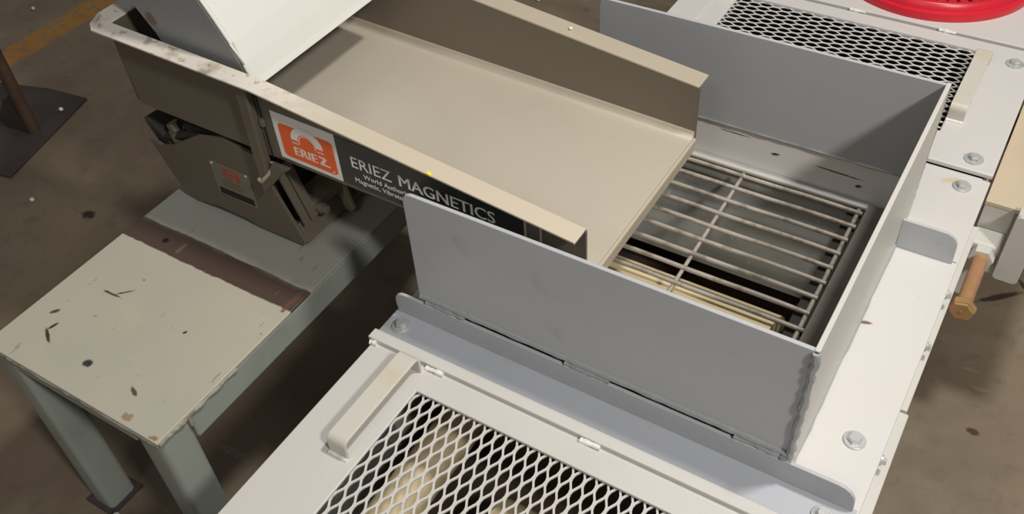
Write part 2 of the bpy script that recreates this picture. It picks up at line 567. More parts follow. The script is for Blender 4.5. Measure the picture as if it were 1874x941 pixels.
hexbolt(ang, -0.0465, 0.838, DZ + 0.006, r=0.0105, washer=0.017, rot=0.5, h=0.013)

# rear angle bracket, right of the hopper
ra = thing('angle_bracket', (-0.06, 1.49, DZ), 'short grey upright bracket on the white deck right of the hopper, one rounded corner', 'bracket')
bm = NB()
prism(bm, XZ(1.474, [(-0.1165, DZ + 0.0002), (-0.1165, -1.243), (-0.045, -1.243)] +
      [(-0.040 + 0.027 * sin(a), -1.270 + 0.027 * cos(a)) for a in [radians(k) for k in (10, 30, 50, 70, 90)]] +
      [(-0.011, DZ + 0.0002)]), (0, 0.006, 0))
obj('upright_lip', bm, M_grey, ra, 0.001)
bm = NB(); box(bm, -0.1165, -0.004, 1.4803, 1.545, DZ + 0.0001, DZ + 0.0045)
obj('foot', bm, M_white, ra, 0.001)

# inside the housing
bm = NB(); box(bm, -0.1945, -0.128, 0.884, 1.566, DZ + 0.0002, DZ + 0.004)  # plate added over the deck, its dark tone stands in for shade
obj('shade_ledge', bm, M_ledge, sep)
bm = NB(); prism(bm, [(-0.84, 1.475, -1.54), (-0.12, 1.475, -1.54), (-0.12, 1.590, -1.34), (-0.84, 1.590, -1.34)], (0, 0.006, -0.008))
obj('chute_plate', bm, M_slab, sep)
bm = NB(); prism(bm, [(-0.30, 1.06, -1.60), (-0.20, 1.06, -1.345), (-0.20, 1.50, -1.345), (-0.24, 1.50, -1.50)], (0.006, 0, 0))
obj('chute_side', bm, M_slab, sep)
drum = NB(); cyl(drum, (-0.83, 1.165, -1.548), (-0.26, 1.165, -1.548), 0.185, 56)
obj('magnetic_drum', drum, M_drum, sep, smooth=True)
bm = NB(); cyl(bm, (-0.845, 1.165, -1.548), (-0.02, 1.165, -1.548), 0.03, 20)
obj('drum_shaft', bm, M_dark, sep, smooth=True)
bm = NB(); cyl(bm, (-0.72, 0.20, -1.52), (-0.72, 0.84, -1.52), 0.045, 40)
obj('cream_pipe', bm, M_drum, sep, smooth=True)
bm = NB(); cyl(bm, (-0.55, 0.66, -1.56), (-0.38, 0.66, -1.56), 0.085, 32)
obj('idler_roller', bm, M_drum, sep, smooth=True)
bm = NB(); prism(bm, [(-0.848, -0.05, -1.36), (-0.848, 0.76, -1.36), (-0.82, 0.76, -1.70), (-0.82, -0.05, -1.70)], (0.006, 0, 0))
obj('liner_plate', bm, M_slab, sep)
# ledges that carry the grate
bm = NB(); box(bm, -0.228, -0.1955, 0.925, 1.555, -1.332, -1.3225)
obj('grate_ledge', bm, M_dark, sep)
bm = NB(); box(bm, -0.7995, -0.765, 0.925, 1.555, -1.332, -1.3225)
obj('grate_ledge', bm, M_dark, sep)

# ------------------------------------------------------------------ covers with expanded metal
def mesh_sheet(bm, s0, s1, l0, l1, PS, PL, zc, along_y, wdt=0.0052, th=0.003):
    ns = int((s1 - s0) / (PS / 2)) + 1
    stp = 8
    tri = lambda t: max(-1.0, min(1.0, 1.45 * (1 - 4 * abs((t % 1.0) - 0.5))))
    for j in range(ns):
        base = s0 + j * PS / 2
        prev = None
        nl = int((l1 - l0) / (PL / stp)) + 1
        for k in range(nl + 1):
            l = min(l0 + k * PL / stp, l1)
            ph = tri((l - l0) / PL)
            s = base + (1 if j % 2 else -1) * ph * PS / 4
            w = wdt * 0.5 * (1.0 if abs(ph) < 0.99 else 1.15)
            tz = (1 if j % 2 else -1) * 0.0004 * ph
            pts = []
            for ds, dz in ((-w, 0), (w, 0), (w, -th), (-w, -th)):
                x, y = ((s + ds), l) if along_y else (l, (s + ds))
                pts.append(bm.verts.new((x, y, zc + dz + tz)))
            if prev:
                for a in range(4):
                    bm.faces.new((prev[a], prev[(a + 1) % 4], pts[(a + 1) % 4], pts[a]))
            prev = pts
    return bm

def handle(parent, x0, x1, y0, y1, zb, h):
    bm = NB()
    t = 0.0055
    prof = []
    r = 0.014
    def arc(cy, cz, rr, a0, a1, n=5):
        return [(cy + rr * cos(radians(a0 + (a1 - a0) * k / n)), cz + rr * sin(radians(a0 + (a1 - a0) * k / n))) for k in range(n + 1)]
    outer = [(y0, zb)] + arc(y0 + r, zb + h - r, r, 180, 90) + arc(y1 - r, zb + h - r, r, 90, 0) + [(y1, zb)]
    inner = [(y1 - t, zb)] + arc(y1 - r, zb + h - r, r - t, 0, 90) + arc(y0 + r, zb + h - r, r - t, 90, 180) + [(y0 + t, zb)]
    prism(bm, [(x0, y, z) for y, z in outer + inner], (x1 - x0, 0, 0))
    o = obj('handle', bm, M_handle, parent, 0.0012)
    for yy in (y0 - 0.002, y1 + 0.002):
        bm = NB(); tube(bm, seg((x0, yy, zb + 0.001), (x1, yy, zb + 0.001), 8), 0.0035, 8, 0.25)
        obj('weld_bead', bm, M_weldw, o if False else parent, smooth=True)
    return o

CZ = -1.300
fc = thing('access_cover', (-0.43, 0.5, CZ), 'cream mesh access cover nearest the viewer, flat bar handle at its left end', 'cover')
bm = NB(); ringplate(bm, -0.856, -0.004, 0.262, 0.772, -0.7212, -0.135, 0.345, 0.7275, CZ - 0.006, CZ)
obj('cover_plate', bm, M_cover, fc, 0.0015)
bm = NB(); mesh_sheet(bm, -0.728, -0.128, 0.335, 0.735, 0.021, 0.054, CZ - 0.0075, True, 0.0043)
obj('expanded_mesh', bm, M_cover, fc)
handle(fc, -0.775, -0.737, 0.558, 0.768, CZ, 0.042)
bm = NB(); box(bm, -0.856, -0.004, 0.2, 0.262, CZ - 0.011, CZ - 0.001); 
obj('cover_rim', bm, M_cover, fc, 0.001)
bm = NB(); box(bm, -0.854, -0.006, 0.7722, 0.7818, CZ - 0.011, CZ - 0.0035)
obj('seam_strip', bm, M_cover, fc)

bar = NB(); box(bar, -0.868, -0.004, 0.782, 0.8045, DZ + 0.0002, -1.2935)
tb = tag(obj('stop_bar', bar, M_cover, None, 0.0015, at=(-0.43, 0.793, DZ)), 'narrow cream flat bar between the near mesh cover and the pale angle iron', 'bar')
for k, x in enumerate((-0.853, -0.718, -0.41, -0.10)):
    L = 0.035 if k else 0.012
    bm = NB(); tube(bm, seg((x - L / 2, 0.7765, CZ + 0.0005), (x + L / 2, 0.7785, CZ + 0.001), 8), 0.0046, 8, 0.25)
    obj('tack_weld', bm, M_weldw, fc, smooth=True)

rc = thing('access_cover', (-0.43, 2.0, CZ), 'white mesh access cover behind the hopper, in front of the red lid', 'cover')
bm = NB(); ringplate(bm, -0.866, 0.0, 1.7565, 2.258, -0.7305, -0.133, 1.862, 2.213, CZ - 0.0115, CZ)
obj('cover_plate', bm, M_white, rc, 0.003)
bm = NB(); mesh_sheet(bm, 1.855, 2.222, -0.738, -0.126, 0.0215, 0.055, CZ - 0.0068, False, 0.0040, 0.0018)
obj('expanded_mesh', bm, M_white, rc)
handle(rc, -0.1315, -0.096, 1.908, 2.165, CZ, 0.040)
handle(rc, -0.772, -0.737, 2.175, 2.25, CZ, 0.040)
bm = NB(); box(bm, -0.862, -0.785, 1.80, 2.25, CZ, CZ + 0.004)
obj('reinforcing_strip', bm, M_white, rc, 0.001)
hexbolt(rc, -0.0467, 1.793, CZ, rot=0.2, ragged=True, washer=0.021)
hexbolt(rc, -0.0455, 2.190, CZ, rot=0.6, ragged=True, washer=0.021)
for x in (-0.435, -0.215):
    bm = NB(); tube(bm, seg((x - 0.02, 2.263, CZ + 0.001), (x + 0.02, 2.263, CZ + 0.001), 8), 0.0045, 8, 0.3)
    obj('tack_weld', bm, M_weldw, rc, smooth=True)

rp = NB(); box(rp, -0.866, 0.0, 2.270, 3.3, DZ - 0.010, CZ + 0.002)
obj('rear_deck_plate', rp, M_white, sep, 0.003)
fp = NB(); box(fp, -0.856, -0.004, -0.10, 0.198, DZ - 0.010, CZ + 0.002)
obj('front_deck_plate', fp, M_cover, sep, 0.003)
bm = NB(); box(bm, -0.8515, -0.0165, 1.7525, 1.7562, -1.44, DZ - 0.002)
obj('cross_rail', bm, M_white, sep)

# ------------------------------------------------------------------ hopper
hp = thing('hopper', (-0.46, 1.22, -1.305), 'large open-topped grey painted steel hopper box welded over the bar grate', 'hopper')
def corner(cx, cz, r, a0, a1, n=5):
    return [(cx + r * cos(radians(a0 + (a1 - a0) * k / n)), cz + r * sin(radians(a0 + (a1 - a0) * k / n))) for k in range(n + 1)]
bm = NB()
prism(bm, XZ(0.8755, [(-0.812, -1.247)] + corner(-0.794, -1.018, 0.018, 180, 90) + [(-0.117, -1.0), (-0.117, -1.247)]), (0, 0.0075, 0))
obj('near_wall', bm, M_grey, hp, 0.0012)
bm = NB()
prism(bm, XZ(1.567, [(-0.812, -1.218)] + corner(-0.794, -1.018, 0.018, 180, 90) + [(-0.117, -1.0), (-0.117, -1.218)]), (0, 0.0075, 0))
obj('far_wall', bm, M_grey, hp, 0.0012)
bm = NB(); box(bm, -0.1168, -0.109, 0.8755, 1.5745, -1.3118, -0.9985)
# keep the outer face at the measured plane
for v in bm.verts: v.co.x -= 0.008
obj('end_wall', bm, M_lightgrey, hp, 0.001)
bm = NB(); box(bm, -0.80, -0.126, 1.5745, 1.582, -1.3118, -1.212)
obj('lower_skirt', bm, M_chip, hp, 0.001)
bm = NB(); box(bm, -0.80, -0.13, 0.8765, 0.881, -1.262, -1.2473)  # backing added behind the gap to keep the slots dark
tag(obj('gap_shade_strip', bm, M_black, hp), 'black strip added to darken the gap')
# weld beads
bm = NB(); tube(bm, seg((-0.808, 0.8755, -1.243), (-0.122, 0.8755, -1.243), 60), 0.0062, 8, 0.12)
obj('weld_bead', bm, M_weldg, hp, smooth=True)
for a, b in ((-0.795, -0.712), (-0.508, -0.425), (-0.207, -0.122)):
    n = int((b - a) / 0.008)
    bm = NB(); tube(bm, seg((a, 0.873, -1.2515), (b, 0.873, -1.2515), n), 0.0052, 8, 0.3)
    obj('weld_bead', bm, M_weldg, hp, smooth=True)
bm = NB(); tube(bm, [(-0.1185 - 0.003 * random.random(), 0.8745, -1.003 - 0.0105 * k) for k in range(24)] + [(-0.130, 0.874, -1.253)], 0.0062, 8, 0.28)
obj('weld_bead', bm, M_weldg, hp, smooth=True)
bm = NB(); tube(bm, seg((-0.121, 1.5755, -1.005), (-0.121, 1.5755, -1.30), 24), 0.004, 8, 0.25)
obj('weld_bead', bm, M_weldg, hp, smooth=True)
bm = NB(); tube(bm, [(-0.1168, 0.90 + 0.028 * k, -1.309) for k in range(24)], 0.003, 6, 0.4)
obj('weld_bead', bm, M_weldg, hp, smooth=True)
bm = NB(); tube(bm, seg((-0.6, 1.5675, -1.219), (-0.126, 1.5675, -1.219), 40), 0.0025, 6, 0.4)
obj('weld_bead', bm, M_weldg, hp, smooth=True)

# ------------------------------------------------------------------ bar grate
gr = thing('bar_grate', (-0.5, 1.25, -1.318), 'rusty round-bar grate lying in the bottom of the hopper', 'grate')
first = None
for k in range(14):
    y = 1.5354 - k * 0.0439
    if first is None:
        bm = NB()
        pts = [(-0.79 + 0.0592 * i, 1.5354, -1.3115 + 0.0008 * sin(i * 1.7)) for i in range(11)]
        tube(bm, pts, 0.0047, 10, 0.05)
        first = obj('bar', bm, M_bar, gr, smooth=True)
    else:
        c = first.copy(); COL.objects.link(c); c.parent = gr
        c.location = Vector(first.location) + Vector((random.uniform(-0.002, 0.002), (y - 1.5354) * K, 0))
for x0, x1, r in ((-0.4534, -0.4455, 0.0042), (-0.208, -0.203, 0.0045), (-0.78, -0.78, 0.0045)):
    bm = NB(); tube(bm, seg((x0, 1.549, -1.3178), (x1, 0.935, -1.3178), 12), r, 10, 0.04)
    obj('cross_rod', bm, M_bar, gr, smooth=True)

# ------------------------------------------------------------------ vibratory feeder
fd = thing('vibratory_feeder', (-1.35, 1.19, -1.39), 'long stainless feeder pan with orange and black labels on a taupe drive base', 'feeder')
def wt(x):
    return -0.945 - 0.012 * (x + 1.6) / 0.41 if x < -1.19 else -0.957 - 0.0765 * (x + 1.19) / 0.67
def fz(x):
    return -1.118 - (x + 1.37) * 0.0388
XS = [-1.592, -1.4, -1.19, -1.0, -0.85, -0.7, -0.52]
bm = NB(); prism(bm, XZ(0.967, [(x, wt(x)) for x in XS] + [(-0.52, -1.160), (-0.90, -1.142), (-1.582, -1.133)]), (0, 0.005, 0))
obj('near_side', bm, M_side, fd, 0.0008)
bm = NB(); prism(bm, XZ(1.413, [(x, wt(x)) for x in XS] + [(-0.52, -1.165), (-0.90, -1.152), (-1.582, -1.133)]), (0, 0.005, 0))
obj('far_side', bm, M_side, fd, 0.0008)
bm = NB(); prism(bm, [(-1.588, 0.9722, fz(-1.588)), (-0.522, 0.9722, fz(-0.522)), (-0.522, 1.4128, fz(-0.522)), (-1.588, 1.4128, fz(-1.588))], (0, 0, -0.005))
obj('pan_floor', bm, M_steel, fd)
# rounded fillets where floor meets sides
for yy, s in ((1.4128, -1), (0.9722, 1)):
    bm = NB()
    r = 0.014
    prof = [(yy, 0)] + [(yy + s * (r - r * cos(radians(a))), r - r * sin(radians(a))) for a in (0, 22, 45, 67, 90)]
    prism(bm, [(-1.586, y, fz(-1.586) + dz) for y, dz in prof], (1.064, 0, -0.0413))
    obj('corner_fillet', bm, M_steel, fd, smooth=True)
bm = NB(); prism(bm, [(-0.5215, 0.9722, fz(-0.52) + 0.0005), (-0.5165, 0.9722, fz(-0.52) - 0.003), (-0.5165, 0.9722, fz(-0.52) - 0.028), (-0.5215, 0.9722, fz(-0.52) - 0.028)], (0, 0.4406, 0))
obj('discharge_lip', bm, M_flange, fd, 0.0015)
# flanges
def flange(y0, y1, mat, name, xs):
    b = NB()
    rows = []
    for x in xs:
        z = wt(x)
        rows.append([b.verts.new(p) for p in ((x, y0, z + 0.0008), (x, y1, z + 0.0008), (x, y1, z - 0.0035), (x, y0, z - 0.0035))])
    for A, B in zip(rows, rows[1:]):
        for k in range(4):
            b.faces.new((A[k], A[(k + 1) % 4], B[(k + 1) % 4], B[k]))
    b.faces.new(rows[0]); b.faces.new(rows[-1][::-1])
    return obj(name, b, mat, fd, 0.001)
NX = [-1.60, -1.5, -1.4, -1.3, -1.19, -1.12]
flange(0.935, 0.9735, M_flange_dusty, 'near_flange', NX[:-1] + [-1.0, -0.85, -0.7, -0.523])
flange(1.4115, 1.456, M_flange, 'far_flange', [-1.60, -1.4, -1.19, -1.0, -0.85, -0.7, -0.521])
bm = NB()
prism(bm, [(-1.601, 0.935, -0.9442), (-1.622, 0.950, -0.9442), (-1.640, 0.985, -0.9442), (-1.640, 1.43, -0.9442), (-1.62, 1.456, -0.9442), (-1.600, 1.456, -0.9442), (-1.588, 1.418, -0.9442), (-1.588, 0.967, -0.9442)], (0, 0, -0.004))
obj('back_flange', bm, M_flange_dusty, fd, 0.001)
bm = NB(); box(bm, -1.5925, -1.5875, 0.9675, 1.4125, -1.128, -0.948)
obj('back_wall', bm, M_side, fd)
b = NB(); prism(b, [(-0.806, 0.9345, wt(-0.806) - 0.001), (-0.795, 0.9345, wt(-0.795) - 0.001), (-0.796, 0.9345, wt(-0.796) + 0.001), (-0.803, 0.9345, wt(-0.803) + 0.003)], (0, 0.006, 0))
obj('yellow_chip', b, Mat('yellow_paint', (236, 214, 40), 0.4).m, fd)
# end stiffener on the near side, part hidden by the hopper
for x, w_, mt in ((-0.635, 0.0045, M_flange), (-0.605, 0.0045, M_flange), (-0.575, 0.035, M_side)):
    bm = NB(); box(bm, x, x + w_, 0.9635, 0.9668, -1.15, wt(x + w_) - 0.006)
    obj('side_stiffener', bm, mt, fd)
# hanger bar, weld and gusset left of the label
bm = NB(); prism(bm, XZ(0.948, [(-1.247, -0.962), (-1.217, -0.962), (-1.222, -1.175), (-1.2535, -1.200)]), (0, 0.0185, 0))
obj('hanger_bar', bm, M_taupe, fd, 0.004)
bm = NB(); box(bm, -1.2145, -1.2115, 0.9662, 0.9672, -1.14, -0.97)
obj('shadow_joint', bm, M_black, fd)
bm = NB(); tube(bm, [(-1.252, 0.947, -1.196), (-1.244, 0.946, -1.199), (-1.236, 0.946, -1.190), (-1.228, 0.947, -1.182), (-1.220, 0.950, -1.173), (-1.214, 0.955, -1.160), (-1.213, 0.96, -1.148)], 0.0042, 8, 0.2)
obj('weld_bead', bm, M_flange, fd, smooth=True)
bm = NB(); tube(bm, seg((-1.213, 0.965, -1.045), (-1.2125, 0.965, -1.062), 3), 0.006, 8, 0.2)
obj('weld_bead', bm, M_taupe, fd, smooth=True)
bm = NB(); prism(bm, XZ(0.950, [(-1.256, -1.192), (-1.222, -1.168), (-1.205, -1.142), (-1.160, -1.142), (-1.185, -1.163), (-1.222, -1.205), (-1.2535, -1.2405)]), (0, 0.010, 0))
obj('gusset', bm, M_taupe, fd, 0.002)

# labels on the near side
PIT = -0.0245
def lab(x, z):            # follow the pitch of the pan
    return (x, z + (x + 1.184) * math.tan(PIT))
lb = NB(); prism(lb, XZ(0.9662, [lab(-1.186, -1.128), lab(-1.034, -1.128), lab(-1.034, -1.018), lab(-1.186, -1.018)]), (0, 0.0007, 0))
label_plate = obj('logo_label', lb, M_labelw, fd)
lb = NB(); prism(lb, XZ(0.9662, [lab(-1.0338, -1.127), lab(-0.638, -1.127), lab(-0.638, -1.020), lab(-1.0338, -1.020)]), (0, 0.0007, 0))
black_plate = obj('black_label', lb, M_black_l, fd)
rr = roundrect(-1.174, -1.043, -1.1185, -1.041, 0.010)
lb = NB(); prism(lb, XZ(0.9658, [lab(x, z) for x, z in rr]), (0, 0.0003, 0))
obj('orange_panel', lb, M_orange, label_plate)
def arch(cx, cz, ro, ri, h, hz, y, mat, parent, nm, th=0.0003):
    b = NB()
    n = 20
    o1 = [(cx + ro * cos(pi * k / n), cz + hz * sin(pi * k / n)) for k in range(n + 1)]
    i1 = [(cx + ri * cos(pi * k / n), cz + (hz - (ro - ri)) * sin(pi * k / n)) for k in range(n + 1)]
    out = [(cx + ro, cz - h)] + o1 + [(cx - ro, cz - h), (cx - ri, cz - h)] + i1[::-1] + [(cx + ri, cz - h)]
    prism(b, XZ(y, [lab(x, z) for x, z in out]), (0, th, 0))
    return obj(nm, b, mat, parent)
arch(-1.108, -1.070, 0.0385, 0.0225, 0.0, 0.0365, 0.9655, M_labelw, label_plate, 'horseshoe_mark')
arch(-1.108, -1.070, 0.0205, 0.0185, 0.006, 0.0185, 0.9655, M_labelw, label_plate, 'horseshoe_mark')
for cx in (-1.1385, -1.0775):
    b = NB(); prism(b, XZ(0.9655, [lab(cx - 0.008, -1.0785), lab(cx + 0.008, -1.0785), lab(cx + 0.008, -1.0765), lab(cx - 0.008, -1.0765)]), (0, 0.0003, 0))
    obj('horseshoe_mark', b, M_labelw, label_plate)
p = lab(-1.148, -1.1065)
text('lettering', 'ERIE', 0.0285, (p[0], 0.9657, p[1]), M_labelw, label_plate, PIT, bold=0.0, sx=1.10, twin=0.05)
b = NB()
zz = [(-1.0850, -1.0868), (-1.0690, -1.0868), (-1.0665, -1.0915), (-1.0755, -1.1030), (-1.0600, -1.1032), (-1.0590, -1.1065), (-1.0835, -1.1065), (-1.0840, -1.1030), (-1.0735, -1.0905), (-1.0850, -1.0900)]
prism(b, XZ(0.9655, [lab(x, z) for x, z in zz]), (0, 0.0003, 0))
obj('lettering', b, M_labelw, label_plate)
p = lab(-1.0555, -1.1155)
text('lettering', '®', 0.007, (p[0], 0.9657, p[1]), M_labelw, label_plate, PIT)
p = lab(-1.006, -1.0795)
text('lettering', 'ERIEZ', 0.036, (p[0], 0.9661, p[1]), M_silver, black_plate, PIT, bold=0.0, sx=1.04)
p = lab(-0.899, -1.0795)
text('lettering', 'MAGNETICS', 0.036, (p[0], 0.9661, p[1]), M_silver, black_plate, PIT, bold=0.0, sx=1.04, twin=0.035)
p = lab(-0.980, -1.0985)
text('lettering', 'World Authority in Advanced Technology', 0.0155, (p[0], 0.9661, p[1]), M_silver, black_plate, PIT)
p = lab(-1.003, -1.114)
text('lettering', 'Magnetic, Vibratory', 0.0155, (p[0], 0.9661, p[1]), M_silver, black_plate, PIT)

# drive base
def side_plate(y, t=0.008):
    b = NB()
    prism(b, XZ(y, [(-1.623, -1.213), (-1.612, -1.236), (-1.575, -1.246), (-1.545, -1.236), (-1.44, -1.172), (-1.36, -1.150), (-1.262, -1.165),
                    (-1.2527, -1.2365), (-1.197, -1.372), (-1.204, -1.381), (-1.33, -1.381), (-1.37, -1.372), (-1.45, -1.372), (-1.515, -1.381), (-1.55, -1.370), (-1.572, -1.335)]), (0, t, 0))
    return b
obj('side_plate', side_plate(0.971), M_taupe, fd, 0.002)
obj('side_plate', side_plate(1.40), M_taupe, fd, 0.002)
b = NB(); prism(b, XZ(1.105, [(-1.262, -1.165), (-1.225, -1.165), (-1.172, -1.372), (-1.18, -1.381), (-1.262, -1.381)]), (0, 0.010, 0))
obj('inner_plate', b, Mat('olive_paint', (150, 142, 112), 0.45).m, fd, 0.002)
b = NB(); box(b, -1.50, -1.262, 0.99, 1.39, -1.375, -1.170)
obj('drive_core', b, M_dark, fd, 0.003)
b = NB(); prism(b, XZ(0.9795, [(-1.212, -1.330), (-1.196, -1.378), (-1.262, -1.381), (-1.262, -1.345)]), (0, 0.42, 0))
obj('front_crossbar', b, M_taupe, fd, 0.002)
for y0, y1 in ((0.9805, 0.997), (1.000, 1.022)):
    b = NB(); prism(b, [(-1.243, y0, -1.195), (-1.236, y0, -1.190), (-1.190, y0, -1.325), (-1.197, y0, -1.330)], (0, y1 - y0, 0))
    obj('leaf_spring', b, M_taupe, fd, 0.001)
b = NB(); prism(b, [(-1.245, 1.0225, -1.300), (-1.200, 1.0225, -1.318), (-1.188, 1.104, -1.318), (-1.230, 1.104, -1.290)], (0, 0, 0.016))
obj('clamp_bar', b, M_taupe, fd, 0.002)
for y, z_ in ((1.030, -1.315), (1.150, -1.352)):
    b = NB(); cyl(b, (-1.21, y, z_), (-1.180, y, z_ + 0.004), 0.0125, 20); cyl(b, (-1.180, y, z_ + 0.004), (-1.170, y, z_ + 0.005), 0.010, 6)
    obj('bolt', b, M_taupe, fd, 0.001)
b = NB(); box(b, -1.262, -1.198, 1.116, 1.175, -1.379, -1.335)
obj('bolt_lug', b, M_taupe, fd, 0.003)
for x0 in (-1.52, -1.30):
    for y0 in (0.982, 1.33):
        b = NB(); box(b, x0, x0 + 0.08, y0, y0 + 0.06, -1.3900, -1.3755)
        obj('rubber_foot', b, M_black, fd, 0.002)
b = NB(); prism(b, [(-1.625, 0.985, -1.205), (-1.60, 0.985, -1.255), (-1.56, 0.985, -1.262), (-1.50, 0.985, -1.25), (-1.50, 1.39, -1.25), (-1.60, 1.39, -1.22)], (0, 0, 0.010))
obj('rear_cowl', b, M_dark, fd, 0.003)
b = NB(); cyl(b, (-1.545, 1.00, -1.212), (-1.552, 1.00, -1.194), 0.014, 6); cyl(b, (-1.542, 1.00, -1.236), (-1.545, 1.00, -1.212), 0.018, 18)
obj('bolt', b, M_taupe, fd)
b = NB(); tube(b, [(-1.57, 0.992, -1.232), (-1.54, 0.992, -1.222), (-1.50, 0.993, -1.205), (-1.46, 0.995, -1.190), (-1.41, 1.0, -1.178)], 0.009, 10)
obj('cable_conduit', b, M_dark, fd, smooth=True)
# nameplate
nb = NB(); prism(nb, XZ(0.9696, [(-1.4275, -1.2275), (-1.3135, -1.2305), (-1.3135, -1.323), (-1.4275, -1.320)]), (0, 0.001, 0))
npl = obj('nameplate', nb, M_plate, fd)
nb = NB(); prism(nb, XZ(0.9692, roundrect(-1.392, -1.346, -1.266, -1.237, 0.004)), (0, 0.0003, 0))
obj('red_panel', nb, M_redp, npl)
b = NB(); n = 12
prism(b, XZ(0.9689, [(-1.369 + 0.014 * cos(pi * k / n), -1.250 + 0.010 * sin(pi * k / n)) for k in range(n + 1)] + [(-1.369 - 0.009 * cos(pi * k / n), -1.250 + 0.006 * sin(pi * k / n)) for k in range(n + 1)]), (0, 0.0002, 0))
obj('horseshoe_mark', b, M_plate, npl)
text('lettering', 'ERIEZ', 0.0115, (-1.386, 0.9691, -1.2635), M_plate, npl, -0.02, bold=0.03)
for k in range(5):
    nb = NB(); z_ = -1.272 - 0.0045 * k
    box(nb, -1.405 + 0.004 * (k % 2), -1.335 - 0.006 * ((k * 2) % 3), 0.9693, 0.9695, z_ - 0.0007, z_)
    obj('print_line', nb, M_inkg, npl)
nb = NB(); box(nb, -1.420, -1.321, 0.9693, 0.9695, -1.317, -1.299)
obj('black_band', nb, M_black, npl)
for x in (-1.420, -1.322):
    nb = NB(); cyl(nb, (x, 0.9696, -1.234), (x, 0.9675, -1.234), 0.0032, 12)
    obj('rivet', nb, M_zinc, npl)

# ------------------------------------------------------------------ feed chute
ch = thing('feed_chute', (-1.36, 1.2, -0.99), 'thick white painted sloping chute hanging into the back end of the stainless feeder pan', 'chute')
EDG = [(-1.246, -1.010), (-1.2535, -0.997), (-1.266, -0.965), (-1.285, -0.925), (-1.312, -0.878), (-1.345, -0.825), (-1.56, -0.50)]
EDG = [(x * 0.987, z * 0.987) for x, z in EDG]
BK = [(-1.440, -1.095), (-1.452, -0.99), (-1.475, -0.945), (-1.505, -0.905), (-1.545, -0.85), (-1.76, -0.52)]  # lower corner dropped to keep light off the pan under the chute
b = NB()
def strip(b, pts, y0, y1):
    r = [[b.verts.new((x, y0, z)), b.verts.new((x, y1, z))] for x, z in pts]
    for A, B in zip(r, r[1:]):
        b.faces.new((A[0], B[0], B[1], A[1]))
prism(b, XZ(0.990, EDG + [(-1.565, -0.505)] + [(x - 0.007, z - 0.004) for x, z in EDG[::-1][1:]]), (0, 0.390, 0))
obj('front_panel', b, M_cpaint, ch, 0.0015, smooth=False)
b = NB(); prism(b, XZ(0.987, [(x - 0.0075, z) for x, z in EDG] + BK[::-1]), (0, 0.007, 0))
o = obj('near_panel', b, M_cside, ch, 0.0008)
b = NB(); prism(b, XZ(1.376, [(x - 0.0075, z) for x, z in EDG] + BK[::-1]), (0, 0.007, 0))
obj('far_panel', b, M_cside, ch, 0.0008)
b = NB(); prism(b, XZ(0.9945, BK + [(x + 0.006, z + 0.003) for x, z in BK[::-1]]), (0, 0.381, 0))
obj('back_panel', b, M_cside, ch)
b = NB(); tube(b, [(x + 0.001, 0.9905, z) for x, z in EDG[:-1]] , 0.0042, 10, 0.1)
obj('corner_bead', b, M_cpaint, ch, smooth=True)

# ------------------------------------------------------------------ table
tb = thing('steel_table', (-1.355, 1.0, -H), 'low worn grey-green steel table with a brown painted stripe, standing under the feeder', 'table')
TZ = -1.390
b = NB(); box(b, -1.600, -1.110, 0.452, 1.60, TZ - 0.007, TZ)
obj('table_top', b, M_table, tb, 0.002)
def rtube(x0, x1, y0, y1, z0, z1, r=0.014):
    b = NB()
    pts = roundrect(x0, x1, y0, y1, r, 5)
    prism(b, [(x, y, z0) for x, y in pts], (0, 0, z1 - z0))
    return b
for x0 in (-1.598, -1.182):
    for y0 in (0.455, 1.52):
        lg = obj('leg', rtube(x0, x0 + 0.070, y0, y0 + 0.075, -H + 0.008, TZ - 0.0075), M_frame, tb, smooth=True)
        b = NB(); box(b, x0 - 0.012, x0 + 0.080, y0 - 0.012, y0 + 0.086, -H, -H + 0.0078)
        obj('foot_plate', b, M_base, tb, 0.001)
b = NB(); box(b, -1.140, -1.1125, 0.531, 1.519, -1.472, TZ - 0.0075)
obj('side_rail', b, M_frame, tb, 0.006)
b = NB(); box(b, -1.5975, -1.570, 0.531, 1.519, -1.472, TZ - 0.0075)
obj('side_rail', b, M_frame, tb, 0.006)
b = NB(); box(b, -1.527, -1.183, 0.4545, 0.480, -1.437, TZ - 0.0075)
obj('end_rail', b, M_frame, tb, 0.004)
b = NB(); box(b, -1.527, -1.183, 1.57, 1.595, -1.437, TZ - 0.0075)
obj('end_rail', b, M_frame, tb, 0.004)
b = NB(); tube(b, [(-1.1115 + 0.001 * sin(k * 1.3), 0.455 + 0.0095 * k, TZ - 0.008 - 0.0015 * abs(sin(k * 0.9))) for k in range(22)], 0.0045, 8, 0.3)
obj('weld_bead', b, M_weldp, tb, smooth=True)
b = NB(); tube(b, [(-1.595 + 0.022 * k, 0.4535, TZ - 0.0085 - 0.001 * abs(sin(k * 0.7))) for k in range(23)], 0.0042, 8, 0.3)
obj('weld_bead', b, M_weldp, tb, smooth=True)
b = NB(); tube(b, [(-1.1115, 0.529, TZ - 0.012 - 0.011 * k) for k in range(3)], 0.0045, 8, 0.3)
obj('weld_bead', b, M_weldp, tb, smooth=True)
b = NB(); cyl(b, (-1.495, 0.8434, TZ - 0.0005), (-1.495, 0.8434, TZ + 0.0004), 0.0075, 14)
obj('bolt_hole', b, M_black, tb)
st = NB(); cyl(st, (-1.482, 0.44, -H), (-1.482, 0.44, -H + 0.045), 0.0085, 12); cyl(st, (-1.482, 0.44, -H + 0.008), (-1.482, 0.44, -H + 0.02), 0.016, 6)
tag(obj('anchor_stud', st, M_zinc, None, at=(-1.482, 0.44, -H)), 'small zinc threaded stud with nut standing on the floor beside the table leg', 'bolt')

